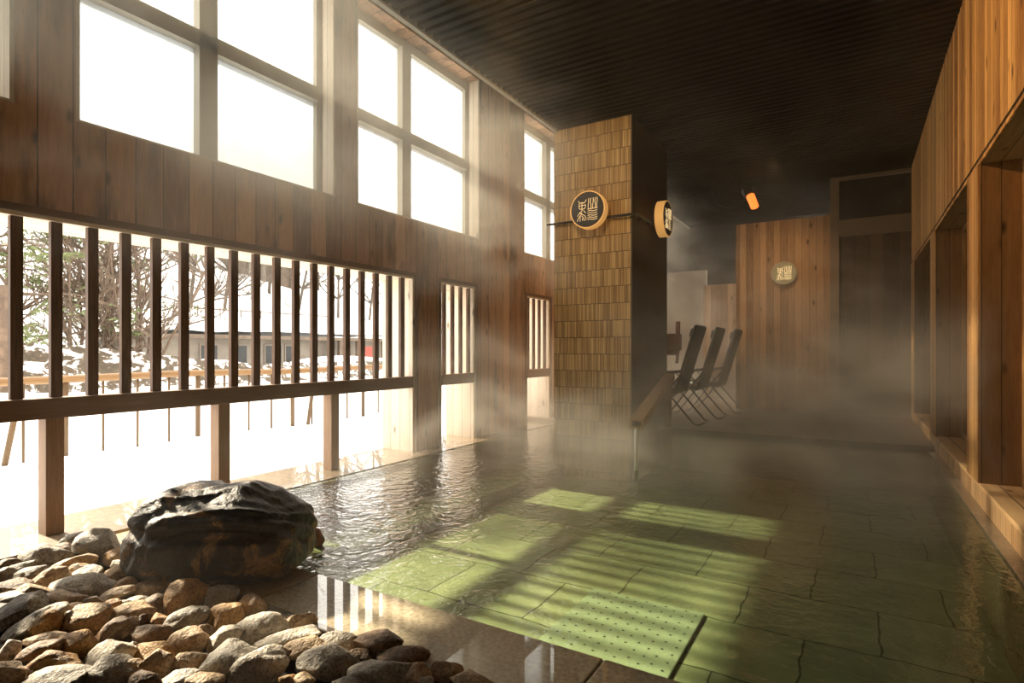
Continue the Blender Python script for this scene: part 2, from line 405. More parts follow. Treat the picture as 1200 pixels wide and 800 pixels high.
# upper windows
for i, (a, b) in enumerate(upp):
    root = empty('window_%d' % (i+1), (XL-.2, (a+b)/2, WB)); root['kind'] = 'structure'
    L = root.location
    f = MB(); g0, g1 = XL-.24, XL-.16
    mid = (a+b)/2 if i in (0, 3, 4) else {1: 2.288, 2: 4.32}[i]
    f.box(g0, g1, a+.001, a+.06, WB+.001, WT-.001); f.box(g0, g1, b-.06, b-.001, WB+.001, WT-.001)
    f.box(g0, g1, a+.06, b-.06, WB+.001, WB+.035); f.box(g0, g1, a+.06, b-.06, WT-.09, WT-.001)
    f.box(g0-.02, g1+.03, mid-.065, mid+.065, WB+.035, WT-.09)
    f.box(g0-.02, g1+.03, a+.06, b-.06, 3.075, 3.187)
    f.build('window_frame', M['frame'], root, local=L).location = (0, 0, 0)
    t = MB(); t.box(XL-.13, XL-.002, a+.001, a+.02, WB+.001, WT-.002); t.box(XL-.13, XL-.002, b-.02, b-.001, WB+.001, WT-.002)
    t.box(XL-.13, XL-.002, a+.02, b-.02, WB+.001, WB+.014)
    t.build('window_lining', M['jamb'], root, local=L).location = (0, 0, 0)
    for (y0, y1) in ((a+.06, mid-.065), (mid+.065, b-.06)):
        for (z0, z1, mt) in ((WB+.035, 3.075, 'pane_fog' if i in (0, 1) else 'pane_clear'), (3.187, WT-.09, 'pane_clear')):
            p = MB(); p.box(XL-.203, XL-.197, y0, y1, z0, z1)
            p.build('pane', M[mt], root, local=L).location = (0, 0, 0)

# right wall: fascia, piers, plinth, recessed glazing
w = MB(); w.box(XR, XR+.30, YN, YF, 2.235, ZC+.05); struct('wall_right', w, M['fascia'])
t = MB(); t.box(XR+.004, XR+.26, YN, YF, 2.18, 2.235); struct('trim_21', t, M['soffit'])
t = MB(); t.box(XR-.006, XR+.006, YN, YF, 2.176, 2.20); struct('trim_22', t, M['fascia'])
piers = [(9.25, 9.62), (6.92, 7.28), (4.62, 5.02), (2.28, 2.66), (-.06, .32), (-2.4, -2.02)]
for i, (a, b) in enumerate(piers):
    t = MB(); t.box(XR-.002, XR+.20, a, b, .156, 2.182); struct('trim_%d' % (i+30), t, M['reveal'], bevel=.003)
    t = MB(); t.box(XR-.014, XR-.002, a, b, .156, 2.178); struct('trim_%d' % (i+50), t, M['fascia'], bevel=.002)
t = MB(); t.box(XR-.002, XR+.6, YN, YF, .01, .130); struct('baseboard_right', t, M['plinth'])
t = MB(); t.box(XR-.008, XR+.6, YN, YF, .130, .156); struct('trim_40', t, M['decktop'], bevel=.003)
prev = YN
for i, (a, b) in enumerate(sorted(piers)):
    if a > prev+.1:
        root = empty('window_%d' % (i+11), (XR+.25, (a+prev)/2, .156)); root['kind'] = 'structure'; L = root.location
        f = MB(); f.box(XR+.20, XR+.26, prev, prev+.05, .157, 2.18); f.box(XR+.20, XR+.26, a-.05, a, .157, 2.18)
        f.box(XR+.20, XR+.26, prev+.05, a-.05, 2.12, 2.18); f.box(XR+.20, XR+.26, prev+.05, a-.05, .157, .20)
        f.build('window_frame', M['post'], root, local=L).location = (0, 0, 0)
        g = MB(); g.box(XR+.225, XR+.235, prev+.05, a-.05, .20, 2.12); g.build('pane', M['darkglass'], root, local=L).location = (0, 0, 0)
    prev = b
w = MB(); w.box(XR+.30, XR+.62, YN, YF, .156, ZC); struct('wall_right_outer', w, M['dark'])
t = MB(); t.box(XR-.07, XR+.25, 1.41, 7.02, -.7, .012); struct('trim_41', t, M['kerb'])

# ceiling with battens running across the room
c = MB(); c.box(-2.98, XR+.3, YN, 12.2, ZC+.02, ZC+.10)
y = YN
while y < 12.15:
    c.box(-2.975, XR, y, y+.055, ZC-.012, ZC+.02); y += .098
struct('ceiling', c, M['ceil'])
t = MB(); t.box(-3.02, -2.978, YN, 12.2, ZC-.03, ZC+.12); struct('trim_42', t, M['frame'])
w = MB(); w.box(XO, -2.98, YN, 12.2, ZH, ZH+.08); w.box(-3.0, -2.96, YN, 12.2, ZC+.12, ZH); struct('ceiling_cove', w, M['dark'])

# back of the room
w = MB(); w.box(-1.66, -.32, YF, YF+.12, .05, 3.03); struct('wall_back', w, M['panel'])
w = MB(); w.box(-2.55, -1.66, 11.5, 11.6, .05, 2.27); struct('wall_back_alcove', w, M['panel'])
w = MB(); w.box(XL, -2.55, 11.75, 11.85, .05, 2.6); struct('wall_back_screen', w, M['beige'])
w = MB(); w.box(XO, XR+.62, 12.2, 12.3, -.1, ZH); w.box(-.32, XR+.62, YF+.13, YF+.2, .05, ZC+.05); struct('wall_back_outer', w, M['dark'])
w = MB(); w.box(XO, XR+.62, YN-.1, YN, -.8, ZH+.08); struct('wall_front', w, M['wall_wood'])
root = empty('door_1', (.18, YF, .05)); root['kind'] = 'structure'; L = root.location
f = MB(); f.box(-.32, -.205, YF-.06, YF+.10, .051, ZC-.015); f.box(-.205, XR-.003, YF-.05, YF+.10, 2.685, 2.93); f.box(-.205, XR-.003, YF-.05, YF+.10, ZC-.06, ZC-.015)
f.build('door_frame', M['doorframe'], root, local=L).location = (0, 0, 0)
f = MB(); f.box(-.205, XR-.003, YF+.02, YF+.07, .07, 2.685); f.build('door_leaf', M['door_wood'], root, local=L).location = (0, 0, 0)
f = MB(); f.box(-.205, XR-.003, YF+.03, YF+.06, 2.93, ZC-.06); f.build('transom_pane', M['darkglass'], root, local=L).location = (0, 0, 0)
f = MB(); f.tube([(-.14, YF-.02, 1.0), (-.14, YF-.02, 1.35)], .012); f.box(-.146, -.134, YF-.02, YF+.02, 1.02, 1.04); f.box(-.146, -.134, YF-.02, YF+.02, 1.31, 1.33)
f.build('door_handle', M['metal'], root, local=L).location = (0, 0, 0)
t = MB(); t.box(-.205, XR-.003, YF-.1, YF+.1, .05, .068); struct('trim_43', t, M['beige'])

# pillar
p = MB(); p.box(-3.04, -2.10, 6.0, 7.34, -.62, ZC+.02); struct('pillar', p, M['ribtile'])
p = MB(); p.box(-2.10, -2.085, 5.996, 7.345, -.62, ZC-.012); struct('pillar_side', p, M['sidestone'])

# pool floor, walls, steps, decks
PX0, PX1, PY0, PY1 = -3.44, XR-.07, 1.73, 7.0
p = MB(); p.box(PX0, PX1, PY0, PY1, -.55, -.45); struct('floor_pool', p, M['poolfloor'])
p = MB(); p.box(PX0-.05, PX0, PY0, PY1, -.5, -.006); p.box(PX0, PX1, PY1, PY1+.05, -.5, .03); struct('pool_wall', p, M['kerb'])
p = MB(); p.box(PX0, -2.90, PY0+.62, PY1, -.45, -.34); struct('pool_step', p, M['poolfloor'], bevel=.01)
p = MB(); p.box(XO-.02, PX0-.05, 1.0, 7.0, -.5, .004); struct('floor_ledge', p, M['ledge'])
p = MB(); p.box(XO-.02, PX0-.05, YN, 1.0, -.5, .004); struct('floor_ledge_near', p, M['ledge'])
p = MB(); p.box(XO, XR, 7.0, 12.2, -.1, .04); struct('floor', p, M['floorboard'])
xs = [PX0, -2.75, -2.05, -.695, -.02, XR-.08]
for i in range(5):
    p = MB(); p.box(xs[i]+.002, xs[i+1]-.002, 1.41, 1.73, -.5, .003)
    struct('pool_coping_%d' % (i+1), p, M['coping2' if i < 2 else 'coping'], bevel=.006)
p = MB(); p.box(xs[0]-.05, XR+.1, YN, 1.38, -.3, -.045); struct('floor_stone_bed', p, M['dark'])
p = MB(); p.box(xs[2]-.3, xs[3], 1.375, 1.41, -.1, .012); struct('trim_44', p, M['kerb'], bevel=.006)
# perforated slab
root = empty('drain_slab', (-1.02, 2.84, -.449)); tag(root, 'pale green perforated stone slab lying under water on the pool floor by the coping', 'drain cover')
p = MB(); p.box(-.33, .32, -.36, .36, 0, .012); p.build('slab', M['perforated'], root, bevel=.006)
h = MB()
for i in range(11):
    for j in range(9):
        x = -.28+i*.056+random.uniform(-.003, .003); y = -.31+j*.077+(.03 if i % 2 else 0)
        r = .0075; h.add([(x+r*math.cos(k*math.pi/3), y+r*math.sin(k*math.pi/3), .0128) for k in range(6)], [tuple(range(6))])
h.build('hole', M['hole'], root)['kind'] = 'stuff'
# water
p = MB(); NX, NY = 2, 2
p.add([(PX0-.05, PY0-.001, 0), (PX1, PY0-.001, 0), (PX1, PY1, 0), (PX0-.05, PY1, 0)], [(0, 1, 2, 3)])
wa = p.build('pool_water', M['water']); tag(wa, None, None, None, 'structure')

# ------------------------------------------------------------------ slatted screens in the lower openings
def slat(y, hw, parent=None):
    s = MB(); s.box(XL-.066, XL-.032, y-hw, y+hw, RT+.001, OT-.03)
    o = s.build('slat', M['slat'], parent, bevel=.002); return o
for i, (a, b) in enumerate(low):
    nm = ['wide slatted timber screen with long dark rail facing the snowy garden',
          'narrow slatted screen in the second opening from the boulder, between wide screen and tiled pillar',
          'narrow slatted screen in the last opening, right against the left side of the tiled pillar',
          'slatted screen in the opening hidden behind the tiled pillar'][i]
    root = empty('slat_screen', (0, 0, 0)); tag(root, nm, 'screen', 'slatted screens in the garden wall')
    r = MB(); r.box(XL-.11, XL+.004, a+.031, b-.031, RB, RT); r.build('rail', M['rail'], root, bevel=.004)
    if i == 0:
        ys = [1.204+.1735*k for k in range(-4, 18)]
    else:
        n = 4 if i < 3 else 8
        ys = [a+.03+(b-a-.06)*(k+.5)/n+.02 for k in range(n)]
    for y in ys:
        if a+.05 < y < b-.04: slat(y, .027 if i == 0 else .018 if i < 3 else .12, root)
    if i == 0:
        for y in (1.36, 2.325, 3.297):
            u = MB(); u.box(XL-.105, XL-.005, y-.042, y+.042, .004, RB-.001); u.build('post', M['upright'], root, bevel=.003)

# ------------------------------------------------------------------ lanterns
def sub(pts, k=4):
    pts = [Vector((p[0], p[1], 0)) for p in pts]
    if len(pts) < 3: return pts
    out = []
    for i in range(len(pts)-1):
        p0, p1, p2, p3 = pts[max(i-1, 0)], pts[i], pts[i+1], pts[min(i+2, len(pts)-1)]
        for j in range(k):
            t = j/k
            out.append(.5*((2*p1)+(p2-p0)*t+(2*p0-5*p1+4*p2-p3)*t*t+(3*p1-p0-3*p2+p3)*t**3))
    return out+[pts[-1]]
G = []
for x, w_ in ((376, 2), (398, -3), (420, 3), (440, -2), (457, 3)):
    G.append([(x+2, 112), (x+w_, 145), (x-w_, 178), (x, 208)])
G.append([(368, 209), (462, 206)])
for y in (226, 246, 266, 284, 302):
    G.append([(369, y+1), (392, y-4), (425, y+4), (461, y-3)])
G += [[(277, 128), (296, 147), (282, 160)], [(357, 121), (340, 146), (325, 150)], [(296, 147), (340, 146)],
      [(288, 168), (291, 198), (342, 198), (347, 163)], [(315, 140), (314, 210)], [(280, 172), (352, 168)],
      [(318, 212), (290, 238), (271, 262)], [(314, 232), (300, 260), (278, 282), (270, 310)], [(298, 262), (296, 310)],
      [(288, 232), (318, 250), (345, 268), (356, 300)], [(312, 262), (330, 285), (342, 308)], [(330, 215), (350, 240)], [(318, 285), (322, 305)]]
def lantern(name, label, loc, rot, R, depth, gap, mats):
    """local frame: disc face looks along -Y, back at y=+depth"""
    root = empty(name, loc); root.rotation_euler = rot; tag(root, label, 'lantern', 'round seal-script lanterns')
    n = 48
    ring = [(R*math.cos(2*math.pi*k/n), R*math.sin(2*math.pi*k/n)) for k in range(n)]
    b = MB()
    prof = [(.94, .0), (1.0, .004), (1.0, depth), (.9, depth)]
    vs = [(x*s, y_, z*s) for s, y_ in prof for x, z in ring]
    fs = [(j*n+k, j*n+(k+1) % n, (j+1)*n+(k+1) % n, (j+1)*n+k) for j in range(3) for k in range(n)]
    fs.append(tuple(3*n+k for k in range(n)))
    b.add(vs, fs); b.build('rim', M[mats[0]], root, smooth=False)
    d = MB(); d.prism([(x*.945, z*.945) for x, z in ring], 'y', .002, depth*.5); fc = d.build('face', M[mats[1]], root)
    g = MB()
    for st in G:
        pts = [((p.x-365)/150*R*.90, -.001, (210-p.y)/150*R*.90) for p in sub(st)]
        g.tube(pts, R*.017, 5)
    g.build('lettering', M[mats[2]], fc)
    if gap:
        k = MB(); k.tube([(0, depth, -.02), (0, depth+gap, -.02)], .03, 10); k.build('bracket', M['metal'], root)
    return root
lantern('round_lantern', 'round black-faced lantern with gold seal script on the ribbed tile front of the pillar', (-2.52, 5.78, 2.545), (0, 0, 0), .206, .10, .119, ('lamprim', 'lampface', 'glyph'))
lantern('round_lantern', 'round lantern with amber glowing rim on the shaded right side of the pillar', (-1.84, 6.53, 2.51), (0, 0, math.pi/2), .206, .10, .144, ('lamprim', 'lampface', 'glyph'))
lantern('round_lantern', 'small round dim olive lantern glowing on the cedar back panel', (-.94, 9.70, 2.19), (0, 0, 0), .178, .07, .029, ('frame', 'lampface_lit', 'glyph_dim'))
k = MB(); k.tube([(-3.10, 5.94, 2.47), (-2.02, 5.94, 2.47)], .014); k.tube([(-2.02, 5.94, 2.47), (-2.02, 7.1, 2.47)], .014)
for x in (-2.9, -2.3): k.tube([(x, 5.94, 2.47), (x, 6.0, 2.47)], .01)
for y in (6.2, 6.9): k.tube([(-2.02, y, 2.47), (-2.086, y, 2.47)], .01)
tag(k.build('wall_rail', M['metal']), 'thin dark metal rod running round the pillar behind the two lanterns', 'rail')

# heater
hc = on_x(883, 232, 0) if False else Vector((-1.39, 9.45, 3.36))
root = empty('infrared_heater', hc); tag(root, 'small black infrared heater with glowing orange tube under the dark ceiling', 'heater')
d = Vector((.12, -.10, -.20)).normalized()
b = MB(); b.tube([(-.06, .05, .16), (-.055, .045, .14), (-.0, .0, .03)], [.05, .085, .085], 14); b.build('housing', M['metal'], root)
b = MB(); b.tube([(0, 0, .03), (.075, -.05, -.17)], [.062, .058], 12); b.build('heating_tube', M['heat'], root)
b = MB(); b.tube([(-.06, .05, .16), (-.06, .05, .232)], .018); b.build('bracket', M['metal'], root)
b = MB(); b.tube([(-.60, .1, .232), (-.58, .1, .10), (-.5, .1, -.02), (-.36, .08, -.09), (-.2, .05, -.10), (-.06, .02, -.02)], .009, 6); b.build('cable', M['metal'], root)

# wooden spout with falling water
root = empty('water_spout', (0, 0, 0)); tag(root, 'long sloping wooden spout trough reaching from beside the pillar over the pool', 'spout')
A, B = Vector((-1.57, 4.62, .35)), Vector((-2.005, 7.2, .64))
s = MB(); dv = (B-A).normalized(); sd = dv.cross(Vector((0, 0, 1))).normalized(); up = sd.cross(dv)
s.bar(A, B, .115, .02); s.build('trough_bottom', M['spout'], root)
s = MB(); s.bar(A+sd*.05+up*.028, B+sd*.05+up*.028, .018, .07); s.build('trough_side', M['spout'], root)
s = MB(); s.bar(A-sd*.05+up*.028, B-sd*.05+up*.028, .018, .07); s.build('trough_side', M['spout'], root)
s = MB(); s.bar(A+up*.060+dv*.02, B+up*.060, .115, .016); s.build('trough_cover', M['spout'], root)
s = MB(); s.box(-2.035, -1.965, 7.06, 7.13, .04, .60); s.build('post', M['upright'], root)
def m_stream():
    t = NT('falling_water'); t.princ((.92, .93, .92), .2, Specular_IOR_Level=.6); return t.m
s = MB(); s.tube([A+Vector((0, .01, -.012)), A+Vector((.004, -.012, -.05)), A+Vector((.006, -.02, -.18)), A+Vector((.007, -.024, -.352))], [.02, .017, .015, .018], 8)
tag(s.build('water_stream', m_stream(), smooth=True), 'thin white stream of water falling from the wooden spout into the pool', 'water')

# red-brown box with rod
root = empty('wooden_box', (-2.03, 7.75, 0)); tag(root, 'red-brown wooden box with an upright rod, just showing past the pillar', 'box')
b = MB(); b.box(-.30, .0, -.1, .12, 1.0, 1.22); b.build('box', M['redbox'], root, bevel=.008)
b = MB(); b.box(-.02, .035, -.13, -.09, .99, 1.38); b.build('rod', M['redbox'], root, bevel=.006)
b = MB(); b.tube([(-.04, 0, .82), (-.02, 0, 1.0)], .02); b.box(-.25, -.06, -.06, .06, .93, 1.0); b.build('bracket', M['redbox'], root)
b = MB(); b.box(-.30, -.22, -.06, .06, .04, 1.0); b.build('post', M['redbox'], root)

# ------------------------------------------------------------------ reclining chairs
def rect_tube(a, b, c, r, n=8): return
def recliner():
    root = empty('folding_recliner', (0, 0, 0))
    W = .27
    bk = MB(); p0, p1 = Vector((0, 0, .44)), Vector((.26, 0, 1.27))
    bk.bar(p0, p1, 2*W, .045, up=(0, 1, 0)) if False else None
    n = Vector((p1-p0)).normalized(); q = Vector((n.z, 0, -n.x))*.024
    prof = [p0-q, p1-q-n*.03, p1-q*.2, p1+q-n*.02, p0+q]
    bk.prism([(p.x, p.z) for p in prof], 'y', -W, W); bk.build('backrest', M['fabric'], root, bevel=.018)
    hd = MB(); c = p0+(p1-p0)*.80-q*2.2; e = p0+(p1-p0)*.92-q*2.2
    hd.prism([((c-q*.8).x, (c-q*.8).z), ((e-q*.8).x, (e-q*.8).z), ((e+q).x, (e+q).z), ((c+q).x, (c+q).z)], 'y', -.16, .16); hd.build('head_cushion', M['fabric'], root, bevel=.012)
    st = MB(); st.prism([(-.02, .41), (.02, .45), (-.48, .50), (-.50, .47)], 'y', -W, W); st.build('seat', M['fabric'], root, bevel=.008)
    fr = MB(); fr.prism([(-.48, .50), (-.5, .47), (-.84, .18), (-.83, .22)], 'y', -W, W); fr.build('leg_rest', M['fabric'], root, bevel=.008)
    for s_ in (-1, 1):
        y = s_*(W+.02)
        a = MB(); a.tube([(-.38, y, .66), (-.05, y, .68), (.10, y, .70)], .016); a.build('armrest', M['metal'], root, smooth=True)
        a = MB(); a.tube([(-.30, y, .64), (-.10, y, .44), (.24, y, .065), (.30, y, .055)], .012); a.build('leg', M['metal'], root, smooth=True)
        a = MB(); a.tube([(.10, y, .68), (-.12, y, .44), (-.42, y, .065), (-.48, y, .055)], .012); a.build('leg', M['metal'], root, smooth=True)
        a = MB(); a.tube([(-.5, y, .48), (0, y, .43), (.26, y*1.0, 1.24)], .011); a.build('side_frame', M['metal'], root, smooth=True)
    for x in (.30, -.48):
        a = MB(); a.tube([(x, -W-.02, .055), (x, W+.02, .055)], .012); a.build('foot_bar', M['metal'], root, smooth=True)
    return root
spots = [(-1.98, 7.62, 'nearest'), (-1.90, 8.50, 'middle'), (-1.80, 9.36, 'far')]
cl = {'nearest': 'dark folding recliner nearest the pool edge, tallest of the row behind the pillar',
      'middle': 'dark folding recliner standing between the two others behind the pillar',
      'far': 'dark folding recliner deepest in the room, against the edge of the cedar panel'}
base = recliner()
for i, (x, y, k_) in enumerate(spots):
    o = base if i == 0 else copy_tree(base)
    o.location = (x, y, -.005); o.scale = (1, 1, 1.05); tag(o, cl[k_], 'chair', 'folding recliners on the back deck')

# ------------------------------------------------------------------ boulder and stones
def boulder():
    bm = bmesh.new(); bmesh.ops.create_icosphere(bm, subdivisions=6, radius=1)
    for v in bm.verts:
        d = v.co.normalized(); x, y, z = d
        m = (abs(x)**4.6+abs(y)**3.4+abs(z)**4.6)**(1/4.2); x, y, z = x/m, y/m, z/m
        X = x*.37*(1-.07*max(0, z)); Y = y*.27*(1-.18*max(0, z)); Z = (z*.5+.5)*.385
        if x > .35: Z *= 1-.50*(x-.35)**1.1
        if x < -.55: Z *= 1-.16*(-.55-x)/.45
        if z < -.3: X *= 1-.10*(abs(z)-.3) if x > 0 else 1+.05*(abs(z)-.3)
        p = Vector((X, Y, Z))
        # long folds wrap over the top and run down the left shoulder
        rr = math.hypot((p.x-.10)*.8, p.z+.03)
        w1 = noise.noise(Vector((p.x*4, p.y*5, p.z*4)))
        fold = 1-abs(noise.noise(Vector((rr*26+w1*1.4+p.y*7, p.y*2.5, p.x*1.8))))*2.4
        big = noise.noise(p*5+Vector((3, 1, 7)))
        fine = noise.fractal(p*20, .8, 2.0, 4)
        amt = .014*fold*(1.0 if rr > .27 else .3)+.022*big+.006*fine
        p += d*amt
        # dark undercut below the overhanging top
        if .20 < p.z < .27 and p.y < -.1: p.y += .03*math.sin((p.z-.20)/.07*math.pi)
        if p.z < 0: p.z = 0
        v.co = p
    me = bpy.data.meshes.new('boulder'); bm.to_mesh(me); bm.free()
    me.polygons.foreach_set('use_smooth', [True]*len(me.polygons)); me.materials.append(M['rock'])
    o = bpy.data.objects.new('boulder', me); COL.objects.link(o)
    o.location = (-2.47, 1.555, -.01); o.rotation_euler = (0, 0, math.atan2(SN, CS)); return o
tag(boulder(), 'large wet black boulder with folded top at the corner of the pool', 'rock')

STONE_MESH = {}
def stone_mesh(seed, w, d, h, m, rad=.6):
    rnd = random.Random(seed); bm = bmesh.new(); bmesh.ops.create_icosphere(bm, subdivisions=4, radius=1)
    planes = []
    for k_ in range(rnd.randint(5, 8)):
        n = Vector((rnd.uniform(-1, 1), rnd.uniform(-1, 1), rnd.uniform(-.8, 1))).normalized(); planes.append((n, rnd.uniform(.52, .82)))
    off = Vector((rnd.uniform(-50, 50),)*3)
    for v in bm.verts:
        p = v.co.copy()
        for n, q in planes:
            e = p.dot(n)-q
            if e > 0: p -= n*e*.86
        p *= 1+.13*noise.noise(p*1.5+off)+.05*noise.noise(p*4+off)+.03*noise.noise(p*10+off)
        v.co = p
    xs_ = [v.co.x for v in bm.verts]; ys_ = [v.co.y for v in bm.verts]; zs_ = [v.co.z for v in bm.verts]
    for v in bm.verts:
        v.co = Vector(((v.co.x-min(xs_))/(max(xs_)-min(xs_))-.5, (v.co.y-min(ys_))/(max(ys_)-min(ys_))-.5, (v.co.z-min(zs_))/(max(zs_)-min(zs_))-.5))
        v.co = Vector((v.co.x*w, v.co.y*d, v.co.z*h))
    me = bpy.data.meshes.new('river_stone'); bm.to_mesh(me); bm.free()
    me.polygons.foreach_set('use_smooth', [True]*len(me.polygons)); me.materials.append(m); return me

#        u    v    w   h  tilt colour
ST = """11 662 26 13 0 d|25 666 31 13 15 g|54 653 62 30 8 g|77 643 28 13 -5 d|90 632 34 15 5 g|115 641 54 38 -10 g|88 659 44 15 8 t|
136 653 38 19 18 r|8 675 22 18 -15 g|37 675 40 20 5 g|60 680 44 26 25 t|88 669 34 16 15 t|101 672 38 15 12 p|137 674 40 21 0 r|146 662 26 10 -5 p|
95 687 70 25 3 p|17 687 42 12 -4 d|39 694 38 16 -8 t|74 702 50 20 5 t|145 687 32 17 30 r|136 697 42 15 18 t|16 698 44 9 2 p|20 719 54 34 30 g|
36 731 76 18 30 p|50 733 44 31 28 r|82 713 28 12 0 t|104 726 50 35 15 t|84 722 32 14 32 p|131 713 26 18 -22 r|143 709 28 11 12 p|155 720 48 27 5 t|
57 748 42 12 4 t|44 767 54 25 30 d|88 757 40 31 -10 r|65 777 62 27 6 r|9 767 24 26 -20 p|12 790 36 22 -15 t|67 794 78 22 5 g|130 767 58 32 15 p|
131 789 56 36 8 g|134 741 42 26 35 d|177 688 46 17 14 t|217 680 60 23 24 g|219 700 41 43 20 r|256 682 42 17 5 d|257 701 40 29 15 g|160 704 28 10 0 p|
182 710 36 24 10 d|189 727 26 15 -5 r|218 727 58 26 22 g|261 727 47 34 22 r|296 711 36 27 12 t|154 737 18 26 0 d|182 743 47 23 -10 d|221 752 44 29 15 t|
263 750 42 28 10 p|184 762 54 24 -5 r|153 763 18 22 -10 p|186 781 38 36 18 t|223 777 40 22 0 t|269 776 60 42 12 g|158 784 26 22 -15 t|170 796 38 18 0 d|
212 794 46 16 15 p|240 797 42 16 0 t|305 780 62 42 18 p|308 738 60 36 4 p|352 731 36 23 8 t|336 749 76 21 14 p|361 759 53 23 10 t|395 755 42 24 -5 p|
385 779 74 36 4 g|441 755 62 25 4 d|472 769 58 22 0 d|455 787 86 30 2 g|487 791 40 28 5 t|523 787 37 23 -10 t|552 798 46 17 -5 t|338 796 22 13 5 r|
355 797 26 15 0 t|497 798 20 10 0 p|408 800 34 12 0 g|110 705 24 12 10 d|172 726 20 14 0 d|205 711 20 16 0 d|240 740 20 14 0 d|330 765 24 14 0 d|420 768 26 12 0 d"""
rows = []
cols = {'g': ('st_grey', 'grey'), 'p': ('st_pale', 'pale'), 't': ('st_tan', 'tan'), 'r': ('st_rust', 'rusty'), 'd': ('st_dark', 'dark brown')}
SL = []
for i, e in enumerate(ST.replace('\n', '').split('|')):
    u, v, w_, h_, rt, ck = e.split(); SL.append([float(u), float(v), float(w_), float(h_), float(rt), ck, i])
def tier(v):
    return 0 if v < 668 else 1 if v < 692 else 2 if v < 716 else 3 if v < 740 else 4 if v < 765 else 5 if v < 785 else 6
tn = ['rearmost row', 'second row from the ledge', 'third row from the ledge', 'middle row',
      'third row from the front', 'second row from the front', 'front row']
ordn = ['first', 'second', 'third', 'fourth', 'fifth', 'sixth', 'seventh', 'eighth', 'ninth', 'tenth', 'eleventh', 'twelfth', 'thirteenth', 'fourteenth', 'fifteenth', 'sixteenth', 'seventeenth', 'eighteenth', 'nineteenth', 'twentieth']
tiers = {}
for s_ in SL: tiers.setdefault(tier(s_[1]), []).append(s_)
for tr_, L_ in tiers.items():
    L_.sort(key=lambda q: q[0])
    for k_, s_ in enumerate(L_):
        u, v, w_, h_, rt, ck, i = s_
        z0 = -.045; hh = .09
        for it in range(4):
            p = on_z(u, v, z0+hh*.5)
            dist = (p.xy-Vector((0, 0))).dot(Vector((-SN, CS)))
            hh = h_/F*dist*1.02
        small = w_ < 30
        if i >= 83: hh *= 1.0
        p = on_z(u, v, max(z0+hh*.5, .012))
        W_ = w_/F*dist*1.10; D_ = max(W_*.62, hh*1.15)
        if s_[2] > 70: D_ = W_*.5
        me = stone_mesh(100+i, W_, D_, hh*1.08, M[cols[ck][0]])
        o = bpy.data.objects.new('river_stone', me); COL.objects.link(o)
        o.location = p; o.rotation_euler = (0, 0, 0)
        R = Matrix.Rotation(TH, 4, 'Z') @ Matrix.Rotation(-math.radians(rt), 4, 'Y')
        o.rotation_euler = R.to_euler()
        shape = 'long' if w_ > 2.6*h_ else 'flat' if w_ > 2.0*h_ else 'blocky' if w_ < 1.35*h_ else 'rounded'
        size = 'small' if w_ < 30 else 'large' if w_ > 55 else 'medium'
        tag(o, '%s %s %s stone, %s from left in the %s' % (size, shape, cols[ck][1], ordn[k_], tn[tr_]), 'stone', 'river stones heaped beside the pool')
# small brick-red stone just beyond the boulder
me = stone_mesh(999, .07, .08, .10, M['reddoor'] if False else M['st_rust'])
o = bpy.data.objects.new('river_stone', me); COL.objects.link(o); o.location = (-2.36, 1.98, .04)
o.data.materials[0] = plain('red_stone', (.30, .12, .06), .4); tag(o, 'small reddish stone poking out of the water at the right tip of the black boulder', 'stone')
# submerged block carrying it
p = MB(); p.box(-2.46, -2.25, 1.86, 2.10, -.45, -.004); tag(p.build('submerged_stone', M['poolfloor'], bevel=.02), 'submerged green stone block behind the black boulder', 'stone')

# ------------------------------------------------------------------ outdoors
def grid(x0, x1, y0, y1, nx, ny, fz):
    m = MB(); vs = []
    for i in range(nx+1):
        for j in range(ny+1):
            x = x0+(x1-x0)*i/nx; y = y0+(y1-y0)*j/ny; vs.append((x, y, fz(x, y)))
    fs = [(i*(ny+1)+j, (i+1)*(ny+1)+j, (i+1)*(ny+1)+j+1, i*(ny+1)+j+1) for i in range(nx) for j in range(ny)]
    return m.add(vs, fs)
def zsnow(x, y):
    d = min(1, max(0, (XO-x)/.8))
    return -.03-.07*d+.07*d*noise.noise(Vector((x*.9, y*.9, 2)))+.05*d*noise.noise(Vector((x*.3, y*.3, 9)))+.5*min(1, max(0, (-7.4-x)/1.6))**2
struct('snow_ground', grid(-9.6, XO-.0, -8, 26, 60, 160, zsnow), M['snow'], smooth=True)
def zfar(x, y):
    d = -x-9.4
    z = .4-1.3*min(1, d/1.2)
    if d > 3.2: z += min(1, (d-3.2)/1.0)*1.45
    if d > 11: z += (d-11)*.62
    return z+.5*noise.noise(Vector((x*.25, y*.25, 1)))*min(1, d/3)+(.9*noise.noise(Vector((x*.15, y*.12, 4))) if d > 12 else 0)
struct('snow_field', grid(-22, -9.4, -14, 60, 60, 170, zfar), M['snow'], smooth=True)
struct('snowy_hill', grid(-64, -21.8, -20, 110, 70, 150, zfar), M['hill'], smooth=True)
def bank(x0, y0, y1, z0, z1, lean):
    m = MB(); vs = []; ny, nz = 170, 10
    for j in range(ny+1):
        for k_ in range(nz+1):
            y = y0+(y1-y0)*j/ny; z = z0+(z1-z0+min(.7, max(0, 9-y)*.12))*k_/nz
            vs.append((x0-lean*k_/nz+.16*noise.noise(Vector((y*2.2, z*3, 3))), y, z+.08*noise.noise(Vector((y*1.5, z*2, 8)))))
    return m.add(vs, [(j*(nz+1)+k_, (j+1)*(nz+1)+k_, (j+1)*(nz+1)+k_+1, j*(nz+1)+k_+1) for j in range(ny) for k_ in range(nz)])
struct('riverbank', bank(-12.3, -12, 52, -1.3, .64, 1.1), M['bank'], smooth=True)

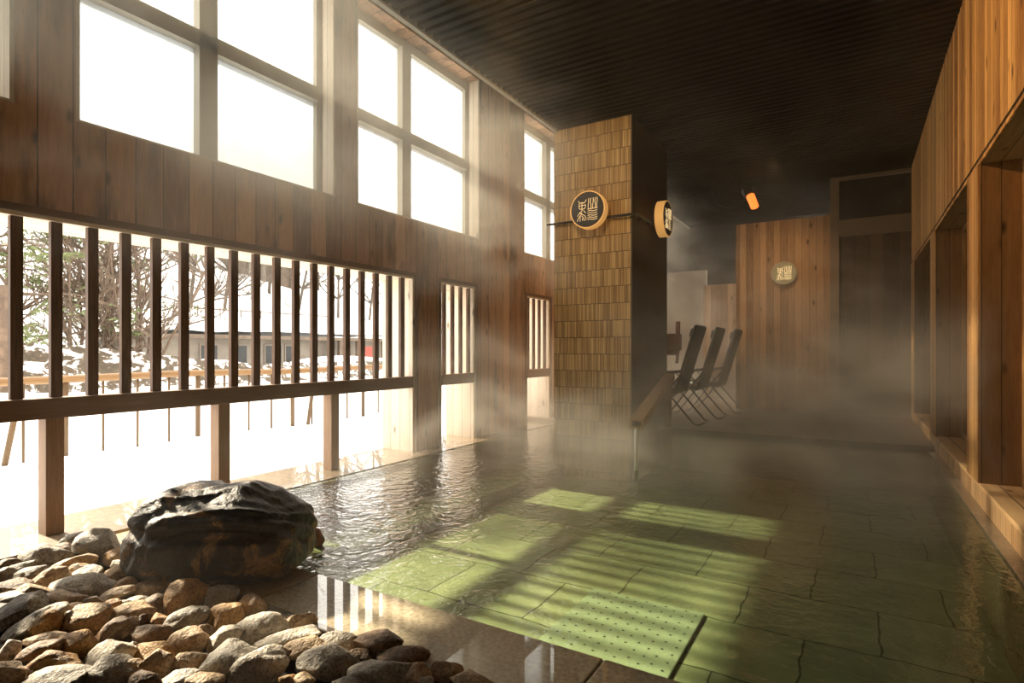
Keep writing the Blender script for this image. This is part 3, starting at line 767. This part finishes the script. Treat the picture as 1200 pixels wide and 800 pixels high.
# fence: bamboo handrail with posts
root = empty('garden_fence', (-7.1, 3, 0)); tag(root, 'bamboo pole fence with pale handrail standing in the snow', 'fence')
r = MB(); r.tube([(0, y-3, .70+.012*math.sin(y*2)) for y in [k_*.8-5 for k_ in range(36)]], .042, 10); r.build('handrail', M['bamboo'], root, smooth=True)
y = -4.9+.2
kk = 0
while y < 22:
    th = kk % 4 == 1
    s = MB(); s.tube([(0, y-3, zsnow(-7.1, y)-.05), (0, y-3, .69)], .030 if th else .014, 8); s.build('post', M['bpost'], root, smooth=True)
    y += .352; kk += 1
for y in (2.32, 5.9, 11.0):
    s = MB(); s.tube([(.02, y-3-.14, zsnow(-7.1, y)-.05), (.02, y-3, .66)], .028, 8); s.build('brace', M['bpost'], root, smooth=True)

# houses across the stream
root = empty('cottage', (-17, 12, .2)); tag(root, 'low plaster cottage with a flat roof deep in snow across the stream', 'building')
H0, H1, YA, YB = .0, 1.15, -2.6, 5.6
m = MB(); m.box(-5, 0, YA, YB, -1.2, H1); m.build('wall', M['plasterwall'], root)
m = MB(); m.box(-5.3, .45, YA-.5, YB+.5, H1, H1+.12); m.build('roof', M['dkwood'], root)
g = grid(-5.4, .5, YA-.6, YB+.6, 14, 40, lambda x, y: H1+.12+.75*min(1, 3*min(x+5.4, .5-x, y-YA+.6, YB+.6-y)+.15)+.06*noise.noise(Vector((x, y, 0))))
g.build('roof_snow', M['snow'], root, smooth=True)
for y, w_, mt in ((-2.1, .5, 'houseglass'), (-1.1, .5, 'houseglass'), (.1, .6, 'houseglass'), (.9, .5, 'houseglass'), (3.3, .25, 'dkwood'), (4.6, .5, 'reddoor')):
    f = MB(); f.box(-.01, .04, y-.05, y+w_+.05, .30 if mt == 'houseglass' else -.1, 1.0)
    wf = f.build('window' if mt == 'houseglass' else 'door', M['plasterwall'], root)
    f = MB(); f.box(.04, .05, y, y+w_, .36 if mt == 'houseglass' else -.05, .94); f.build('pane', M[mt], wf)
for y in (2.6, 3.0, 3.9, 5.3):
    f = MB(); f.box(.25, .38, y, y+.12, -.6, H1); f.build('column', M['dkwood'], root)
f = MB()
for k_ in range(8): f.tube([(.2, YA+.3+k_*.7, H1+.3), (.2, YA+.3+k_*.7, H1+.95)], .02, 5)
for z in (.9, .65): f.tube([(.2, YA+.2, H1+z), (.2, YA+5.4, H1+z)], .02, 5)
f.build('roof_railing', M['dkwood'], root)
root = empty('hut', (-27, 18.9, 4.6)); tag(root, 'small dark wooden hut with thick snow on its roof up the hillside', 'building')
m = MB(); m.box(-2.5, 0, -1.6, 2.2, -1.5, 1.9); m.build('wall', M['dkwood'], root)
for y in (-1.5, -.7, .1, .9, 1.9):
    m = MB(); m.box(0, .12, y, y+.18, -1.4, 1.9); m.build('column', M['plasterwall'], root)
m = MB(); m.prism([(-2.4, 1.85), (3.0, 1.85), (2.6, 2.15), (.3, 2.9), (-2.0, 2.15)], 'x', -3, .6); m.build('roof_snow', M['snow'], root)

def branch(mb, p, d, L_, r, depth, rnd, up=.12, spread=.7):
    n = 4; pts = [p]; q = p.copy(); dd = d.copy()
    for k_ in range(n):
        dd = (dd+Vector((rnd.uniform(-1, 1), rnd.uniform(-1, 1), rnd.uniform(-.6, 1)))*.17+Vector((0, 0, up*.3))).normalized()
        q = q+dd*L_/n; pts.append(q.copy())
    mb.tube(pts, [r*(1-.6*k_/n) for k_ in range(n+1)], 5 if depth > 1 else 3)
    if depth <= 0: return pts
    for k_ in range(rnd.randint(3, 5)):
        i = rnd.randint(1, n); s_ = Vector((rnd.uniform(-1, 1), rnd.uniform(-1, 1), rnd.uniform(-.2, .9)))*spread
        branch(mb, pts[i], (dd+s_).normalized(), L_*rnd.uniform(.45, .72), r*.5, depth-1, rnd, up, spread)
    return pts
def bare_tree(loc, h, seed, label, mat='bark', multi=1, depth=4, r=None):
    rnd = random.Random(seed); root = empty('bare_tree', loc); tag(root, label, 'tree', 'bare trees on the snowy slope')
    tr_ = MB(); br = MB()
    for k_ in range(multi):
        d_ = Vector((rnd.uniform(-.5, .5), rnd.uniform(-.5, .5), 1)).normalized() if multi > 1 else Vector((.05, .05, 1))
        n = 6; pts = [Vector((0, 0, -.4))]; q = pts[0].copy(); hh = h*rnd.uniform(.75, 1)
        for j in range(n):
            d_ = (d_+Vector((rnd.uniform(-.12, .12), rnd.uniform(-.12, .12), .12))).normalized(); q = q+d_*hh/n; pts.append(q.copy())
        R0 = r or h*.010
        tr_.tube(pts, [R0*(1-.8*j/n)+.008 for j in range(n+1)], 7)
        for j in range(2, n+1):
            for _ in range(2 if multi > 1 else 5):
                s_ = Vector((rnd.uniform(-1, 1), rnd.uniform(-1, 1), rnd.uniform(.1, .7)))
                branch(br, pts[j], s_.normalized(), hh*.30, R0*.5+.008, depth-2, rnd)
    tr_.build('trunk', M[mat], root, smooth=True); br.build('branches', M[mat], root)
def conifer(loc, h, seed, label, spread=.34, sparse=False):
    rnd = random.Random(seed); root = empty('pine_tree', loc); tag(root, label, 'tree', 'snow dusted pines outside')
    t_ = MB(); t_.tube([(0, 0, -.5), (0.05, 0, h*.5), (0, 0, h)], [h*.014, h*.010, .015], 8); t_.build('trunk', M['twig'], root, smooth=True)
    b = MB(); lf = MB(); sn_ = MB()
    n = 34 if not sparse else 24
    for k_ in range(n):
        z = h*(.16+.8*k_/n); R = h*spread*(1-.75*k_/n)*rnd.uniform(.7, 1.1); a = k_*2.4+rnd.uniform(-.3, .3)
        d_ = Vector((math.cos(a), math.sin(a), .05)); tip = Vector((0, 0, z))+d_*R+Vector((0, 0, -R*.18))
        b.tube([(0, 0, z), Vector((0, 0, z))+d_*R*.5, tip], [.03*h*.1+.01, .015, .006], 4)
        for j in range(40 if not sparse else 22):
            t2 = rnd.uniform(.3, 1.0); c_ = Vector((0, 0, z)).lerp(tip, t2)+Vector((rnd.uniform(-1, 1), rnd.uniform(-1, 1), rnd.uniform(-.5, .3)))*R*.16
            for q in range(3):
                e = c_+Vector((rnd.uniform(-1, 1), rnd.uniform(-1, 1), rnd.uniform(-.8, .5)))*.14
                w2 = Vector((rnd.uniform(-1, 1), rnd.uniform(-1, 1), rnd.uniform(-1, 1))).normalized()*.028
                lf.add([c_-w2, c_+w2, e+w2*.3, e-w2*.3], [(0, 1, 2, 3)])
    b.build('branches', M['twig'], root); lf.build('foliage', M['needle'], root)['kind'] = 'stuff'
def gz(x, y): return zsnow(x, y) if x > -9.4 else zfar(x, y)
def at(u, X):   # ground point that lies in the photo's column u at wall distance X
    p = on_x(u, 400, X); return (X, p.y, gz(X, p.y)-.1)
conifer(at(-10, -13.5), 7.5, 3, 'sparse green pine at the far left, its lower boughs over the stream bank', .36)
conifer(at(128, -15.5), 8.0, 4, 'broad grey-green pine behind the third and fourth slats of the screen', .34)
conifer(at(66, -19), 9.0, 5, 'taller thin pine standing further up the slope on the left', .28, True)
conifer(at(372, -27), 8, 6, 'snowy pine at the right of the hillside above the cottage', .26, True)
conifer(at(405, -30), 9, 8, 'tall snowy pine right of the hut, seen through the last slats', .24, True)
conifer(at(455, -26), 8, 9, 'thin pine at the right end of the wide screen', .24, True)
bare_tree(at(165, -13.8), 4.2, 11, 'many-stemmed leafless shrub tree on the bank behind the fence', 'twig', 6, 4, .035)
bare_tree(at(135, -14.5), 4.6, 12, 'leafless bush with fanning stems left of the cottage', 'twig', 5, 4, .035)
bare_tree(at(92, -14.0), 3.6, 21, 'low tangled leafless bush under the broad pine', 'twig', 5, 4, .03)
bare_tree(at(238, -22), 7.5, 13, 'slim dark leafless tree above the left end of the cottage', 'bark', 1, 4)
bare_tree(at(258, -23), 8, 14, 'forked leafless tree just left of the hut', 'bark', 1, 4)
bare_tree(at(222, -24), 8, 15, 'leafless tree between the bushes and the cottage roof', 'bark', 1, 4)
bare_tree(at(315, -26), 8, 16, 'leafless tree behind the hut on the snowy slope', 'bark', 1, 4)
bare_tree(at(345, -24), 7.5, 17, 'leafless tree to the right of the hut', 'bark', 1, 4)
bare_tree(at(395, -23), 7.5, 18, 'leafless tree above the right end of the cottage', 'bark', 1, 4)
bare_tree(at(430, -22), 7, 19, 'leafless tree seen through the last gaps of the wide screen', 'bark', 1, 4)
bare_tree(at(530, -18), 6, 20, 'leafless tree seen through the narrow second screen', 'bark', 3, 4, .06)
bare_tree(at(28, -15), 5, 22, 'leafless sapling between the first two slats', 'twig', 2, 4, .05)
t_ = MB(); q = at(3, -10.2); t_.tube([(q[0], q[1], q[2]), (q[0], q[1], 1.9)], .09, 10)
tag(t_.build('tree_stump', M['twig'], smooth=True), 'short reddish cut trunk standing at the far left edge outside', 'tree')

# ------------------------------------------------------------------ steam
def m_steam():
    t = NT('steam'); tc = t.n('ShaderNodeTexCoord')
    mp = t.n('ShaderNodeMapping'); mp.inputs['Scale'].default_value = (.55, .45, .9); t.l(tc.outputs['Object'], mp.inputs['Vector'])
    n = t.noise(mp.outputs[0], 1.6, 3, .6, .7)
    sp = t.n('ShaderNodeSeparateXYZ'); t.l(tc.outputs['Object'], sp.inputs[0])
    k_ = t.n('ShaderNodeMapRange'); k_.inputs['From Min'].default_value = .42; k_.inputs['From Max'].default_value = .72
    k_.inputs['To Min'].default_value = 0; k_.inputs['To Max'].default_value = 1; t.l(n, k_.inputs['Value'])
    # steam hangs low over the hot water, rises against the cold windows and gathers in the closed far end
    def mr(src, a0, a1, b0, b1):
        q = t.n('ShaderNodeMapRange', interpolation_type='SMOOTHSTEP')
        for nm, x in (('From Min', a0), ('From Max', a1), ('To Min', b0), ('To Max', b1)): q.inputs[nm].default_value = x
        t.l(src, q.inputs['Value']); return q.outputs[0]
    X_, Y_, Z_ = sp.outputs[0], sp.outputs[1], sp.outputs[2]
    lowz = t.math('MULTIPLY', mr(Z_, 0, 1.5, 1.25, .05), mr(Y_, 2.4, 5.0, .03, 1.0))
    win = t.math('MULTIPLY', mr(X_, -3.5, -1.9, 1.7, .02), mr(Z_, 1.3, 2.3, .01, 1.0))
    fara = t.math('MULTIPLY', mr(Y_, 5.5, 9.0, 0, .45), mr(Z_, 1.4, 2.7, 1, .08))
    dn = t.math('MULTIPLY', k_.outputs[0], t.math('MAXIMUM', t.math('MAXIMUM', lowz, win), fara))
    dn = t.math('ADD', t.math('MULTIPLY', dn, STEAM_P), STEAM_B)
    v = t.n('ShaderNodeVolumePrincipled'); v.inputs['Color'].default_value = (1, .93, .82, 1); v.inputs['Anisotropy'].default_value = .25
    t.l(dn, v.inputs['Density']); t.l(v.outputs[0], t.out.inputs['Volume']); return t.m
STEAM_P, STEAM_B = .75, .0015
s = MB(); s.box(XL+.02, XR-.02, .9, 11.7, .02, ZC-.03)
tag(s.build('steam', m_steam()), 'drifting steam over the hot pool', 'steam', None, 'stuff')

# ------------------------------------------------------------------ light
wd = bpy.data.worlds.new('sky'); S.world = wd; wd.use_nodes = True
bg = wd.node_tree.nodes['Background']; bg.inputs[0].default_value = (1.0, .94, .84, 1); bg.inputs[1].default_value = 3.8
sun = bpy.data.lights.new('sun', 'SUN'); sun.energy = 13; sun.angle = .036; sun.color = (1, .86, .64)
so = bpy.data.objects.new('sun', sun); COL.objects.link(so)
az = Vector((1, .0)).normalized(); el = math.radians(31.5)
dirv = Vector((az.x*math.cos(el), az.y*math.cos(el), -math.sin(el)))
so.rotation_euler = dirv.to_track_quat('-Z', 'Y').to_euler(); so.location = (-20, 2, 20)
def spot(name, loc, tgt, e, col, size=1.2, blend=.8, rad=.06):
    l_ = bpy.data.lights.new(name, 'SPOT'); l_.energy = e; l_.color = col; l_.spot_size = size; l_.spot_blend = blend; l_.shadow_soft_size = rad
    o_ = bpy.data.objects.new(name, l_); COL.objects.link(o_); o_.location = loc
    o_.rotation_euler = (Vector(tgt)-Vector(loc)).to_track_quat('-Z', 'Y').to_euler()
spot('added_warm_spot', (-2.4, 2.7, 3.45), (.68, 4.0, 2.6), 300, (1, .60, .24), 1.25, 1.0)  # added fill that brightens the right fascia, no fixture hangs here
spot('added_warm_spot', (-.9, 7.9, 3.45), (-.95, 9.8, 1.6), 55, (1, .62, .30), 1.2, 1.0)  # added fill to warm the cedar back panel, not a lamp of the room
spot('added_warm_spot', (-2.0, 3.1, 3.45), (-2.6, 6.0, 2.8), 110, (1, .66, .30), 1.3, 1.0)  # added fill for the upper tile front of the pillar, without a fixture

# ------------------------------------------------------------------ camera
cam = bpy.data.cameras.new('camera'); co = bpy.data.objects.new('camera', cam); COL.objects.link(co)
cam.sensor_width = 36; cam.lens = 20.0; cam.shift_y = 10/1200; cam.clip_start = .05; cam.clip_end = 300
co.location = (0, 0, 1); co.rotation_euler = (math.pi/2, 0, TH); S.camera = co
S.view_settings.view_transform = 'Standard'; S.view_settings.look = 'None'; S.view_settings.gamma = 1
S.view_settings.exposure = 0.35; S.view_settings.use_curve_mapping = False
cy = S.cycles
cy.volume_bounces = 1; cy.max_bounces = 10; cy.diffuse_bounces = 5; cy.glossy_bounces = 4; cy.transparent_max_bounces = 16
cy.volume_step_rate = 3.0; cy.volume_max_steps = 64; cy.sample_clamp_indirect = 6; cy.caustics_reflective = False; cy.caustics_refractive = False
cy.use_denoising = True
